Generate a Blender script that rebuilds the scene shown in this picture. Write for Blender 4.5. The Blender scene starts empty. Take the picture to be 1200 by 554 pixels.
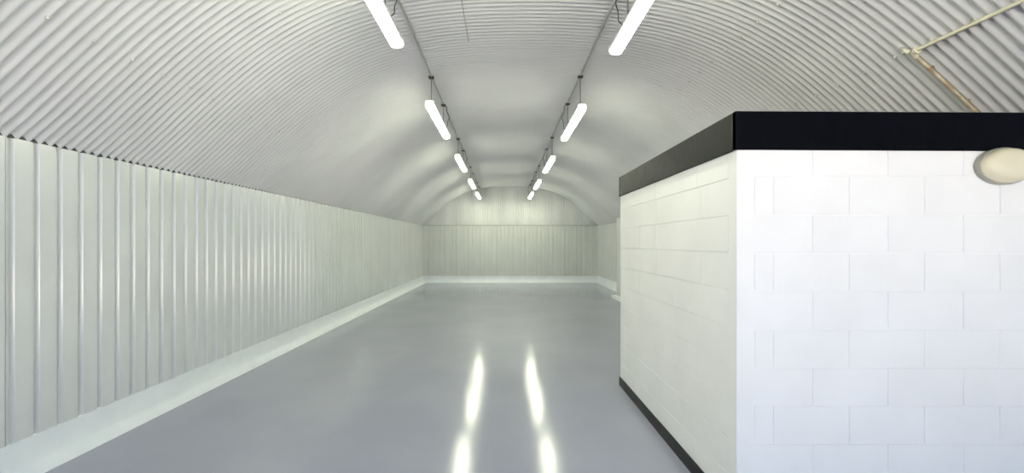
import bpy, bmesh, math, random
from math import sin, cos, pi, sqrt, atan2
from mathutils import Vector, Matrix
random.seed(7)
SC = bpy.context.scene
COL = SC.collection

# ------------------------------------------------------------------ measures
F = 525.0                      # focal length in pixels of a 1200 px wide frame
EYE = 1.67
VPX, VPY = 590.0, 284.5
LEN = 18.85                    # far wall
NEAR = -3.2                    # open mouth of the arch
XC, HALF = 0.29, 3.78          # arch axis and half width
XR = 3.97                      # right hand wall
EAVE = 2.395
PITCH = 0.0762                 # corrugation
def XL(y): return -3.39

def arch(off):
    o = min(abs(off), HALF)
    q = o * o
    z = 2.389 - .0373492*q - .01315295*q*q + .00050172*q*q*q + .021*(o/3.68)**8
    return EYE + z

# ------------------------------------------------------------------ materials
def new_mat(name):
    m = bpy.data.materials.new(name); m.use_nodes = True
    nt = m.node_tree; b = nt.nodes['Principled BSDF']
    return m, nt, b
def ramp_noise(nt, scale, c0, c1, lo=0.35, hi=0.65, detail=4, coord='Object', stretch=None):
    tc = nt.nodes.new('ShaderNodeTexCoord'); n = nt.nodes.new('ShaderNodeTexNoise')
    n.inputs['Scale'].default_value = scale; n.inputs['Detail'].default_value = detail
    src = tc.outputs[coord]
    if stretch:
        mp = nt.nodes.new('ShaderNodeMapping'); mp.inputs['Scale'].default_value = stretch
        nt.links.new(src, mp.inputs['Vector']); src = mp.outputs['Vector']
    nt.links.new(src, n.inputs['Vector'])
    r = nt.nodes.new('ShaderNodeValToRGB')
    r.color_ramp.elements[0].position = lo; r.color_ramp.elements[1].position = hi
    r.color_ramp.elements[0].color = (*c0, 1); r.color_ramp.elements[1].color = (*c1, 1)
    nt.links.new(n.outputs['Fac'], r.inputs['Fac'])
    return n, r
def mat(name, c0, c1=None, rough=0.5, scale=3.0, bump=0.0, bscale=60.0, bdist=0.002, metal=0.0, spec=0.5, coat=0.0, stretch=None, lo=.35, hi=.65, rough2=None):
    m, nt, b = new_mat(name)
    if c1 is None: c1 = c0
    n, r = ramp_noise(nt, scale, c0, c1, stretch=stretch, lo=lo, hi=hi)
    nt.links.new(r.outputs['Color'], b.inputs['Base Color'])
    b.inputs['Roughness'].default_value = rough
    b.inputs['Metallic'].default_value = metal
    b.inputs['Specular IOR Level'].default_value = spec
    b.inputs['Coat Weight'].default_value = coat
    if rough2 is not None:
        mr = nt.nodes.new('ShaderNodeMapRange')
        mr.inputs['From Min'].default_value = .3; mr.inputs['From Max'].default_value = .7
        mr.inputs['To Min'].default_value = rough; mr.inputs['To Max'].default_value = rough2
        nt.links.new(n.outputs['Fac'], mr.inputs['Value']); nt.links.new(mr.outputs['Result'], b.inputs['Roughness'])
    if bump:
        n2, _ = ramp_noise(nt, bscale, (0, 0, 0), (1, 1, 1))
        bp = nt.nodes.new('ShaderNodeBump'); bp.inputs['Strength'].default_value = bump; bp.inputs['Distance'].default_value = bdist
        nt.links.new(n2.outputs['Fac'], bp.inputs['Height']); nt.links.new(bp.outputs['Normal'], b.inputs['Normal'])
    return m
def emit(name, col, strength):
    m, nt, b = new_mat(name)
    b.inputs['Base Color'].default_value = (.9, .9, .9, 1)
    b.inputs['Emission Color'].default_value = (*col, 1)
    b.inputs['Emission Strength'].default_value = strength
    return m

M_CEIL = mat('white_gloss_corrugated_paint', (.655, .66, .675), (.695, .70, .715), rough=.36, scale=1.2, bump=.1, bscale=14, bdist=.004)
M_CLAD = mat('white_cladding_paint', (.62, .635, .645), (.66, .675, .685), rough=.17, scale=1.5, spec=.9)
M_CLADBACK = mat('white_cladding_paint_matt', (.635, .65, .635), (.675, .69, .675), rough=.42, scale=1.5)
M_KERB = mat('white_painted_render', (.77, .81, .85), (.81, .85, .89), rough=.45, scale=4, bump=.3, bscale=25)
M_BLOCK = mat('white_painted_blockwork', (.90, .895, .87), (.94, .935, .91), rough=.55, scale=2.2, bump=.35, bscale=90, bdist=.002)
M_FLOOR = mat('grey_epoxy_floor', (.285, .292, .375), (.31, .317, .40), rough=.13, scale=.8, bump=.32, bscale=60, bdist=.0015, rough2=.14)
M_NAVY = mat('dark_navy_board', (.0008, .0012, .003), (.0015, .0022, .0048), rough=.28, scale=7, spec=.07, stretch=(6, 6, 1), rough2=.40)
M_SKIRT = mat('black_skirting_paint', (.006, .006, .007), (.010, .010, .011), rough=.4, scale=5, spec=.2)
M_DARK = mat('dark_gap_shade', (.05, .05, .048), (.08, .08, .075), rough=.9, scale=20)  # dark colour stands in for shade in the eave gap
M_GABLESHADE = mat('grey_gable_gap_shade', (.16, .165, .16), (.22, .225, .22), rough=.6, scale=9)  # grey stands in for the shadow line under the gable sheet
M_COND = mat('grey_white_conduit', (.42, .42, .41), (.50, .50, .49), rough=.35, scale=6)
M_CREAM = mat('cream_plastic', (.70, .66, .50), (.78, .74, .58), rough=.35, scale=6)
M_TAN = mat('mottled_tan_conduit', (.44, .33, .20), (.66, .60, .44), rough=.5, scale=9, lo=.4, hi=.6)  # mottled from tan to cream, for the pipe down the arch
M_OPAL = mat('opal_cream_diffuser', (.72, .66, .46), (.76, .71, .53), rough=.25, scale=4)
M_GREYPL = mat('grey_plastic_rim', (.36, .35, .29), (.42, .41, .34), rough=.3, scale=6)
M_WHITEPL = mat('white_plastic', (.80, .80, .78), (.84, .84, .82), rough=.35, scale=6)
M_ROD = mat('grey_suspension_rod', (.22, .22, .21), (.28, .28, .27), rough=.35, scale=12, metal=.6)
M_BLACK = mat('black_plastic', (.015, .015, .015), (.03, .03, .03), rough=.5, scale=12)
M_SCREW = mat('zinc_screw', (.55, .55, .52), (.70, .70, .66), rough=.3, scale=20, metal=0)
M_GROUND = mat('pale_concrete_yard', (.36, .34, .31), (.44, .42, .385), rough=.85, scale=2.5, bump=.4, bscale=30)
M_LEDEND = emit('led_end_cap_glow', (.97, 1.0, .78), 1.2)
M_LED = emit('led_diffuser_glow', (.97, 1.0, .75), 45.0)

# ------------------------------------------------------------------ helpers
def link_mesh(name, verts, faces, m, parent=None, smooth=False, kind=None):
    me = bpy.data.meshes.new(name); me.from_pydata(verts, [], faces); me.update()
    bm = bmesh.new(); bm.from_mesh(me); bmesh.ops.recalc_face_normals(bm, faces=bm.faces); bm.to_mesh(me); bm.free()
    me.materials.append(m)
    if smooth: me.polygons.foreach_set('use_smooth', [True] * len(me.polygons))
    o = bpy.data.objects.new(name, me); COL.objects.link(o)
    if parent: o.parent = parent
    if kind: o['kind'] = kind
    return o
class MB:
    """collects simple solids in one mesh"""
    def __init__(s): s.bm = bmesh.new()
    def box(s, x0, x1, y0, y1, z0, z1, bev=0.0):
        g = bmesh.ops.create_cube(s.bm, size=1, matrix=Matrix.Translation(((x0+x1)/2, (y0+y1)/2, (z0+z1)/2)) @ Matrix.Diagonal((x1-x0, y1-y0, z1-z0, 1)))
        if bev:
            es = {e for v in g['verts'] for e in v.link_edges}
            bmesh.ops.bevel(s.bm, geom=list(es), offset=bev, segments=2, profile=.6, affect='EDGES')
        return s
    def tube(s, pts, r, seg=12, caps=True):
        pts = [Vector(p) for p in pts]; rings = []
        for i, p in enumerate(pts):
            t = (pts[min(i+1, len(pts)-1)] - pts[max(i-1, 0)]).normalized()
            a = Vector((0, 0, 1)) if abs(t.z) < .9 else Vector((1, 0, 0))
            u = t.cross(a).normalized(); w = t.cross(u)
            rr = r[i] if isinstance(r, (list, tuple)) else r
            rings.append([s.bm.verts.new(p + u*cos(2*pi*k/seg)*rr + w*sin(2*pi*k/seg)*rr) for k in range(seg)])
        for a, b in zip(rings, rings[1:]):
            for k in range(seg): s.bm.faces.new((a[k], a[(k+1) % seg], b[(k+1) % seg], b[k]))
        if caps:
            s.bm.faces.new(rings[0]); s.bm.faces.new(rings[-1][::-1])
        return s
    def lathe(s, prof, origin, axis, seg=32):
        """prof: (radius, distance along axis)"""
        axis = Vector(axis).normalized(); a = Vector((0, 0, 1)) if abs(axis.z) < .9 else Vector((1, 0, 0))
        u = axis.cross(a).normalized(); w = axis.cross(u); o = Vector(origin); rings = []
        for r, h in prof:
            if r < 1e-6: rings.append([s.bm.verts.new(o + axis*h)])
            else: rings.append([s.bm.verts.new(o + axis*h + (u*cos(2*pi*k/seg) + w*sin(2*pi*k/seg))*r) for k in range(seg)])
        for A, B in zip(rings, rings[1:]):
            for k in range(seg):
                k2 = (k+1) % seg
                if len(A) == 1 and len(B) == 1: continue
                if len(A) == 1: s.bm.faces.new((A[0], B[k2], B[k]))
                elif len(B) == 1: s.bm.faces.new((A[k], A[k2], B[0]))
                else: s.bm.faces.new((A[k], A[k2], B[k2], B[k]))
        return s
    def prism(s, prof, y0, y1):
        """closed profile of (x, z) run along y"""
        A = [s.bm.verts.new((x, y0, z)) for x, z in prof]; B = [s.bm.verts.new((x, y1, z)) for x, z in prof]
        n = len(prof)
        for k in range(n): s.bm.faces.new((A[k], A[(k+1) % n], B[(k+1) % n], B[k]))
        s.bm.faces.new(A[::-1]); s.bm.faces.new(B)
        return s
    def build(s, name, m, parent=None, smooth=False, kind=None):
        bmesh.ops.recalc_face_normals(s.bm, faces=s.bm.faces)
        me = bpy.data.meshes.new(name); s.bm.to_mesh(me); s.bm.free(); me.materials.append(m)
        if smooth:
            me.polygons.foreach_set('use_smooth', [True] * len(me.polygons))
            me.set_sharp_from_angle(angle=math.radians(42))
        o = bpy.data.objects.new(name, me); COL.objects.link(o)
        if parent: o.parent = parent
        if kind: o['kind'] = kind
        return o
def thing(name, label, cat, loc=(0, 0, 0), group=None):
    o = bpy.data.objects.new(name, None); COL.objects.link(o); o.location = loc
    o.empty_display_size = .1; o['label'] = label; o['category'] = cat
    if group: o['group'] = group
    return o
def copy_thing(root, loc, label):
    r = root.copy(); COL.objects.link(r); r.location = loc; r['label'] = label
    for ch in list(root.children):
        c = ch.copy(); COL.objects.link(c); c.parent = r
        for g in list(ch.children):
            d = g.copy(); COL.objects.link(d); d.parent = c
    return r

# ------------------------------------------------------------------ floor and yard
MB().box(-3.75, 4.25, NEAR, LEN + .3, -.15, 0).build('floor', M_FLOOR, kind='structure')
MB().box(-30, 30, -45, NEAR - .002, -.20, -.02).build('ground', M_GROUND, kind='structure')

# ------------------------------------------------------------------ corrugated vault
def arc_points(n):
    # equal steps along the arch, with inward normals
    fine = [(-HALF + 2*HALF*i/4000) for i in range(4001)]
    L = [0]
    for a, b in zip(fine, fine[1:]): L.append(L[-1] + sqrt((b-a)**2 + (arch(b)-arch(a))**2))
    out = []; j = 0
    for k in range(n):
        t = L[-1]*k/(n-1)
        while j < 3999 and L[j+1] < t: j += 1
        out.append(fine[j] + (fine[j+1]-fine[j])*min(1, max(0, (t-L[j])/(L[j+1]-L[j]))))
    return out
def arch_normal(o):
    e = .01; a = max(-HALF, o-e); b = min(HALF, o+e)
    t = Vector((b-a, 0, arch(b)-arch(a))).normalized()
    return Vector((t.z, 0, -t.x))          # points down into the room
def wave(y): return .0115 * cos(2*pi*y/PITCH)
arc = arc_points(110)
ys = [NEAR + PITCH/8*i for i in range(int((LEN + .08 - NEAR)/(PITCH/8)) + 1)]
prof = []
for o in arc:
    prof.append((XC + o, arch(o), arch_normal(o)))
verts = []; faces = []
for y in ys:
    d = wave(y)
    for x, z, n in prof: verts.append((x + n.x*d, y, z + n.z*d))
na = len(prof)
for i in range(len(ys)-1):
    for k in range(na-1):
        a = i*na + k
        faces.append((a, a+1, a+na+1, a+na))
me = bpy.data.meshes.new('ceiling'); me.from_pydata(verts, [], faces); me.update()
me.materials.append(M_CEIL); me.polygons.foreach_set('use_smooth', [True]*len(me.polygons))
ceiling = bpy.data.objects.new('ceiling', me); COL.objects.link(ceiling); ceiling['kind'] = 'structure'

def sheet_lap(x, y0, y1):
    vs = []; fs = []
    yy = [y for y in ys if y0 <= y <= y1]
    for y in yy:
        for dx, dd in ((-.007, .000), (-.006, .0045), (.006, .0045), (.007, .000)):
            o = x + dx - XC; n = arch_normal(o); d = wave(y) + dd
            vs.append((x + dx + n.x*d, y, arch(o) + n.z*d))
    for i in range(len(yy)-1):
        for k in range(3): fs.append((4*i+k, 4*i+k+1, 4*i+k+5, 4*i+k+4))
    return link_mesh('sheet_lap', vs, fs, M_COND, ceiling)
sheet_lap(-.41, 3.0, 5.25)

# fixing screws of the vault, in lines along the room
def screw_mb(p, n):
    return MB().lathe([(.0, .012), (.006, .011), (.010, .006), (.0105, .003), (.016, .002), (.016, -.004)], p, n, 10)
for off, y0, y1, st in ((3.14-XC, 2.7, 6.2, 4), (2.34-XC, 2.6, 6.2, 4), (-2.72-XC, 2.4, 5.6, 4), (-1.9-XC, 2.6, 5.0, 8)):
    k = int(y0/PITCH)
    while k*PITCH < y1:
        y = k*PITCH; n = arch_normal(off)
        screw_mb(Vector((XC+off, y, arch(off))) + n*.0115, n).build('screw', M_SCREW, ceiling, smooth=True)
        k += st

# ------------------------------------------------------------------ cladding
GP = 0.1692                                     # pitch of the recessed grooves
def groove_profile(s0, s1, phase, d=.026, b=.022, w=.014, seam_every=6, seam_at=0):
    pts = [(s0, 0.0)]
    k = math.ceil((s0 + .06 - phase)/GP)
    while phase + k*GP + .06 < s1:
        g = phase + k*GP - (2*w+b)/2
        if (k - seam_at) % seam_every == 0:
            pts += [(g-.012, 0), (g-.011, -.012), (g-.006, -.012), (g-.005, 0)]
        pts += [(g, 0), (g+w, -d), (g+w+b, -d), (g+2*w+b, 0)]
        k += 1
    pts.append((s1, 0.0))
    return pts
def cladding(name, to_xyz, s0, s1, z0, z1, phase, m=None, **kw):
    p = groove_profile(s0, s1, phase, **kw)
    vs = []; fs = []
    for s, d in p:
        vs.append(to_xyz(s, d, z0)); vs.append(to_xyz(s, d, z1)); vs.append(to_xyz(s, -.035, z1)); vs.append(to_xyz(s, -.035, z0))
    for i in range(len(p)-1):
        a = 4*i
        for k in range(4): fs.append((a+k, a+(k+1) % 4, a+4+(k+1) % 4, a+4+k))
    fs.append((0, 1, 2, 3)); fs.append((len(vs)-4, len(vs)-3, len(vs)-2, len(vs)-1))
    return link_mesh(name, vs, fs, m or M_CLAD, kind='structure')
cladding('wall_left', lambda s, d, z: (XL(s) + d, s, z), NEAR, LEN, .20, EAVE, 3.083)
cladding('wall_right', lambda s, d, z: (XR - d, s, z), NEAR, LEN, .20, EAVE, 3.083)
cladding('wall_back', lambda s, d, z: (s, LEN - d, z), XL(LEN), XR, .20, EAVE, 0.05, M_CLADBACK)
# dark strips added as the shade in the gap between sheets and side walls
MB().prism([(-3.422, EAVE+.0005), (-3.393, EAVE+.0005), (-3.393, EAVE+.04), (-3.422, EAVE+.06)], NEAR, LEN+.1).build('trim_shade_left', M_DARK, kind='structure')
MB().prism([(4.002, EAVE+.0005), (3.973, EAVE+.0005), (3.973, EAVE+.04), (4.002, EAVE+.06)], NEAR, LEN+.1).build('trim_shade_right', M_DARK, kind='structure')

# gable: vertical corrugated sheet
gv = []; gf = []; xs = []
n = int((2*HALF - .06)/(PITCH/8))
for i in range(n+1): xs.append(XC - HALF + .03 + i*PITCH/8)
for x in xs:
    yy = LEN + .045 + .0115*cos(2*pi*x/PITCH)
    gv.append((x, yy, EAVE - .04)); gv.append((x, yy, arch(x - XC) + .03))
for i in range(n): gf.append((2*i, 2*i+1, 2*i+3, 2*i+2))
link_mesh('wall_gable', gv, gf, M_CEIL, smooth=True, kind='structure')
MB().box(XL(LEN)-.02, XR+.02, LEN-.006, LEN+.045, EAVE, EAVE+.016).build('trim_shade_back', M_GABLESHADE, kind='structure')  # thin dark strip drawn as the shadowed gap below the gable

# coved kerbs
KP = [(-.06, 0), (-.06, .285), (.003, .285), (.004, .24), (.012, .17), (.028, .115), (.044, .085), (.060, .070), (.105, .012), (.112, 0)]
def kerb(name, sections):
    vs = []; fs = []; m = len(KP)
    for f in sections:
        for p in KP: vs.append(f(*p))
    for i in range(len(sections)-1):
        for k in range(m): fs.append((i*m+k, i*m+(k+1) % m, (i+1)*m+(k+1) % m, (i+1)*m+k))
    fs.append(tuple(range(m))); fs.append(tuple(range((len(sections)-1)*m, len(sections)*m)))
    o = link_mesh(name, vs, fs, M_KERB, smooth=True, kind='structure')
    o.data.set_sharp_from_angle(angle=math.radians(24))
    return o
kerb('baseboard_left', [(lambda p, z, y=y: (XL(y) + p*(.32 + .057*y) if p > .003 else XL(y)+p, y, z)) for y in [NEAR, 1, 2, 3, 4, 6, 8, 11, 14, 17, LEN]])
kerb('baseboard_right', [(lambda p, z, y=y: (XR - p, y, z)) for y in (NEAR, LEN)])
kerb('baseboard_back', [(lambda p, z, x=x: (x, LEN - p, z)) for x in (XL(LEN), XR)])

# short pier that stands out of the right wall beyond the block room
MB().box(3.43, XR+.02, 12.7, 13.6, 0, EAVE+.01, .006).build('wall_pier', M_CLAD, kind='structure')
MB().box(3.30, XR-.1, 12.62, 13.68, 0, .09, .012).build('baseboard_pier', M_KERB, kind='structure')

# ------------------------------------------------------------------ block room
PX, PY0, PY1, PTOP = 1.374, 2.638, 5.26, 2.36
ZC = [.036 + .225*k for k in range(-1, 11)]
GAP, DEP, BEV = .0055, .0045, .0012
def block_face(vs, fs, P, s0, s1, z0, z1, jitter, gv, bv):
    """one block's face: a rim at the joint's depth and a raised face; P(s, out, z)"""
    g = GAP/2; b = len(vs); t = jitter
    for d, h, i in ((-DEP, gv/2, g), (t, gv/2+bv, g+BEV)):
        vs += [P(s0+h, d, z0+i), P(s1-h, d, z0+i), P(s1-h, d, z1-i), P(s0+h, d, z1-i)]
    for k in range(4): fs.append((b+k, b+(k+1) % 4, b+4+(k+1) % 4, b+4+k))
    fs.append((b+4, b+5, b+6, b+7))
def block_wall(name, P, length, joints_even, joints_odd, gv, bv, thick=.10):
    vs = [P(0, -DEP*.98, 0), P(length, -DEP*.98, 0), P(length, -DEP*.98, PTOP), P(0, -DEP*.98, PTOP),
          P(0, -thick, 0), P(length, -thick, 0), P(length, -thick, PTOP), P(0, -thick, PTOP)]
    fs = [(0, 1, 2, 3), (4, 5, 6, 7), (0, 1, 5, 4), (1, 2, 6, 5), (2, 3, 7, 6), (3, 0, 4, 7)]
    rnd = random.Random(3)
    for i, (z0, z1) in enumerate(zip(ZC, ZC[1:])):
        k = i - 1
        z0 = max(0, z0); z1 = min(PTOP, z1)
        js = joints_even if k % 2 == 0 else joints_odd
        js = [0 - gv/2] + [j for j in js if j < length - .03] + [length + gv/2]
        for s0, s1 in zip(js, js[1:]): block_face(vs, fs, P, s0, s1, z0, z1, rnd.uniform(-.0006, .0006), gv, bv)
    return link_mesh(name, vs, fs, M_BLOCK, kind='structure')
LF = XR - PX; LS = PY1 - PY0
block_wall('wall_partition_front', lambda s, d, z: (PX + s, PY0 - d, z), LF, [.103, .216] + [.216+.4445*i for i in range(1, 7)], [.4445*i for i in range(1, 7)], .0045, .0015)
block_wall('wall_partition_side', lambda s, d, z: (PX - d, PY0 + s, z), LS, [.4445*i+.04 for i in range(1, 7)], [.10] + [.10+.4445*i for i in range(1, 7)], .0014, .0006)
block_wall('wall_partition_rear', lambda s, d, z: (PX + s, PY1 + d, z), LF, [.216+.4445*i for i in range(0, 7)], [.4445*i for i in range(1, 7)], .0045, .0015)
MB().box(PX+.02, XR+.02, PY0+.02, PY1-.02, 2.30, 2.425).build('ceiling_partition', M_NAVY, kind='structure')
# navy fascia boards round the top of the block room
TB0, TB1 = 2.217, 2.442
FT = .014
def fascia(name, P, length, droop=0.0):
    vs = []; fs = []
    for s in (0, length):
        for d, z in ((-.02, TB0), (FT-.002, TB0), (FT, TB0+.003), (FT, TB1-.003), (FT-.002, TB1), (-.02, TB1)): vs.append(P(s, d, z - droop*s))
    for k in range(6): fs.append((k, (k+1) % 6, 6+(k+1) % 6, 6+k))
    fs.append((0, 1, 2, 3, 4, 5)); fs.append((6, 7, 8, 9, 10, 11))
    return link_mesh(name, vs, fs, M_NAVY, kind='structure')
fascia('trim_4', lambda s, d, z: (PX - FT + s, PY0 - d, z), LF + FT, .005)
fascia('trim_5', lambda s, d, z: (PX - d, PY0 - FT + .001 + s, z), LS + 2*FT)
fascia('trim_6', lambda s, d, z: (PX - FT + s, PY1 + d, z), LF + FT)
# skirting
MB().box(PX-.014, PX+.01, PY0-.014, PY1+.014, 0, .10, .003).build('baseboard_partition_side', M_SKIRT, kind='structure')
MB().box(PX-.013, XR, PY0-.014, PY0+.01, 0, .10, .003).build('baseboard_partition_front', M_SKIRT, kind='structure')

# ------------------------------------------------------------------ bulkhead lamp on the front of the block room
bx, bz = 2.925, 2.118
def oval(m):
    for v in m.bm.verts: v.co.x *= 1.5
    return m
bl = thing('wall_lamp', 'oval cream bulkhead light on the white block wall, overlapping the navy fascia', 'light', (bx, PY0-.001, bz))
oval(MB().lathe([(0, 0), (.106, 0), (.108, .004), (.108, .028), (.105, .033), (0, .033)], (0, 0, 0), (0, -1, 0), 64)).build('base', M_GREYPL, bl, smooth=True)
oval(MB().lathe([(.101, .030), (.101, .046), (.097, .062), (.088, .076), (.073, .086), (.050, .093), (.025, .097), (0, .098)], (0, 0, 0), (0, -1, 0), 64)).build('diffuser', M_OPAL, bl, smooth=True)

# ------------------------------------------------------------------ ceiling conduits
def saddle_mb(p, n, along):
    """strap over a conduit: base tabs and a half ring"""
    m = MB(); p = Vector(p); n = Vector(n); a = Vector(along); w = a.cross(n).normalized()
    pts = [p - w*.028 + n*.002, p - w*.016 + n*.003]
    for k in range(9):
        t = pi*k/8; pts.append(p - w*cos(t)*.0155 + n*(.014 + sin(t)*.0145))
    pts += [p + w*.016 + n*.003, p + w*.028 + n*.002]
    rings = []
    for q in pts: rings.append([m.bm.verts.new(q - a*.010), m.bm.verts.new(q + a*.010)])
    for A, B in zip(rings, rings[1:]): m.bm.faces.new((A[0], A[1], B[1], B[0]))
    bmesh.ops.solidify(m.bm, geom=m.bm.faces[:], thickness=-.0025)
    return m
def axial_conduit(name, x, label, group):
    o = x - XC; n = arch_normal(o); base = Vector((x, 0, arch(o))) + n*.0115
    t = thing(name, label, 'conduit', base, group)
    MB().tube([n*.013 + Vector((0, y, 0)) for y in (NEAR+.05, 4, 8, 12, 16, LEN-.05)], .0125, 12).build('pipe', M_COND, t, smooth=True)
    y = 1.2
    while y < LEN - .3:
        saddle_mb((0, y, 0), n, (0, 1, 0)).build('saddle', M_COND, t, smooth=True); y += 1.22
    for y in (4.9, 8.6, 12.3, 16.0):
        MB().tube([n*.013 + Vector((0, y-.03, 0)), n*.013 + Vector((0, y+.03, 0))], .0155, 12).build('coupling', M_COND, t, smooth=True)
    return t
CXL, CXR = -.985, 1.075
axial_conduit('ceiling_conduit', CXL, 'thin grey ceiling conduit above the row of lights further from the white block room', 'straight conduits along the vault')
axial_conduit('ceiling_conduit', CXR, 'thin grey ceiling conduit above the row of lights nearer the white block room', 'straight conduits along the vault')

# cream conduit at the right with its elbow
ox = 3.15 - XC; n = arch_normal(ox); jb = Vector((3.15, 3.44, arch(ox))) + n*.0115
t = thing('wall_conduit', 'cream conduit turning a corner on the corrugated vault above the navy fascia', 'conduit', jb)
MB().tube([n*.016 + Vector((0, y, 0)) for y in (-3.55, -2, -1, -.03)], .0135, 12).build('pipe', M_CREAM, t, smooth=True)
down = []
for k in range(14):
    o = ox + .03 + .055*k
    if o > HALF - .05: break
    down.append(Vector((XC+o, 3.44, arch(o))) + arch_normal(o)*.0115 - jb + arch_normal(o)*.014)
MB().tube(down, .013, 12).build('pipe', M_TAN, t, smooth=True)
el = []
tn = (down[1]-down[0]).normalized()
for k in range(9):
    a = pi/2*k/8
    el.append(n*.016 + Vector((0, -.05, 0))*(1-sin(a)) + tn*.05*(1-cos(a)))
MB().tube(el, .023, 14).build('elbow', M_CREAM, t, smooth=True)
MB().tube([n*.016 + Vector((0, -.055, 0)), n*.016 + Vector((0, -.035, 0))], .027, 14).build('coupling', M_CREAM, t, smooth=True)
MB().tube([n*.016 - tn*.01 + Vector((0, .012, 0)), n*.017 - tn*.05 + Vector((0, .03, 0))], [.020, .012], 12).build('stop_end', M_CREAM, t, smooth=True)
for y in (-.45, -1.5): saddle_mb(Vector((0, y, 0)), n, (0, 1, 0)).build('saddle', M_CREAM, t, smooth=True)
for k in (2, 7):
    o = ox + .03 + .055*k
    nn = arch_normal(o); tt = Vector((-nn.z, 0, nn.x))
    saddle_mb(Vector((XC+o, 3.44, arch(o))) + nn*.0115 - jb, nn, tt).build('saddle', M_TAN, t, smooth=True)
for dx, dy in ((-.055, .045), (-.02, .06), (.045, .03)):
    screw_mb(tn*dx + Vector((0, dy, 0)) , n).build('screw', M_SCREW, t, smooth=True)

# ------------------------------------------------------------------ hanging LED battens
HZ = EYE + 1.80                                  # underside of the diffuser
BL = 1.80
def batten(x, y, label, group):
    """local origin at the near end, under the diffuser"""
    t = thing('ceiling_light', label, 'light', (x, y, HZ), group)
    W = .058
    pr = []
    for k in range(13):
        a = pi*k/12
        pr.append((-W*cos(a), .034 - .034*sin(a)**.8))
    pr += [(W, .040), (-W, .040)]
    MB().prism(pr, .012, BL-.012).build('diffuser', M_LED, t, smooth=True)
    MB().prism([(-W*1.03, .0405), (W*1.03, .0405), (W*1.03, .070), (W*.9, .085), (W*.55, .098), (-W*.55, .098), (-W*.9, .085), (-W*1.03, .070)], .02, BL-.02).build('housing', M_WHITEPL, t, smooth=True)
    for ya, yb in ((0, .012), (BL-.012, BL)):
        MB().prism([(p[0]*1.03, p[1]) for p in pr[:13]] + [(W*1.03, .075), (W*.8, .097), (-W*.8, .097), (-W*1.03, .075)], ya, yb).build('end_cap', M_LEDEND, t, smooth=True)
    o = x - XC; top = arch(o) - .0115 - .028 - HZ
    for yy in (.15, 1.38):
        r = MB().tube([(0, yy, .096), (0, yy, top)], .0065, 8).build('suspension_rod', M_ROD, t, smooth=True)
        MB().box(-.035, .035, yy-.03, yy+.03, top-.012, top+.012, .004).build('ceiling_bracket', M_BLACK, r)
        MB().box(-.022, .022, yy-.014, yy+.014, .095, .118, .003).build('hook', M_BLACK, r)
    s = 1 if x < XC else -1
    pts = []
    for k in range(25):
        u = k/24
        pts.append((s*(.03 + .05*sin(pi*u) + .012*sin(5*pi*u)), 1.38 + .10*sin(pi*u)*cos(3*u) + .03, .10 + (top-.10)*u))
    MB().tube(pts, .0045, 6).build('flex_cable', M_BLACK, t, smooth=True)
    return t
order = ['nearest', 'second nearest', 'middle', 'second last', 'last']
for side, x, y0 in (('in the row away from the white block room', CXL, 2.35), ('in the row beside the white block room', CXR, 2.50)):
    proto = None
    for k in range(5):
        lab = f'{order[k]} hanging LED batten {side}'
        y = y0 + 3.62*k
        if k == 4: y = min(y, LEN - BL - .45)
        if proto is None: proto = batten(x, y, lab, 'hanging LED battens')
        else: copy_thing(proto, (x, y, HZ), lab)

# ------------------------------------------------------------------ light
w = bpy.data.worlds.new('sky'); SC.world = w; w.use_nodes = True
bg = w.node_tree.nodes['Background']; bg.inputs['Color'].default_value = (.62, .79, 1.06, 1); bg.inputs['Strength'].default_value = 2.6
sd = bpy.data.lights.new('sun', 'SUN'); sd.energy = 86.0; sd.angle = math.radians(1.0); sd.color = (1.0, .92, .82)
so = bpy.data.objects.new('sun', sd); COL.objects.link(so); so.location = (-6, -10, 18)
so.rotation_euler = Vector((-.15, -.6, -.85)).to_track_quat('-Z', 'Y').to_euler()

# ------------------------------------------------------------------ camera
cd = bpy.data.cameras.new('camera'); cam = bpy.data.objects.new('camera', cd); COL.objects.link(cam)
cam.location = (0, 0, EYE); cam.rotation_euler = (pi/2, 0, 0)
cd.sensor_fit = 'HORIZONTAL'; cd.sensor_width = 36; cd.lens = F/1200*36
cd.shift_x = (600 - VPX)/1200; cd.shift_y = (VPY - 277)/1200
cd.clip_start = .05; cd.clip_end = 200
SC.camera = cam
vs = SC.view_settings
vs.view_transform = 'Standard'; vs.look = 'None'; vs.gamma = 1; vs.use_curve_mapping = False; vs.exposure = 0.0
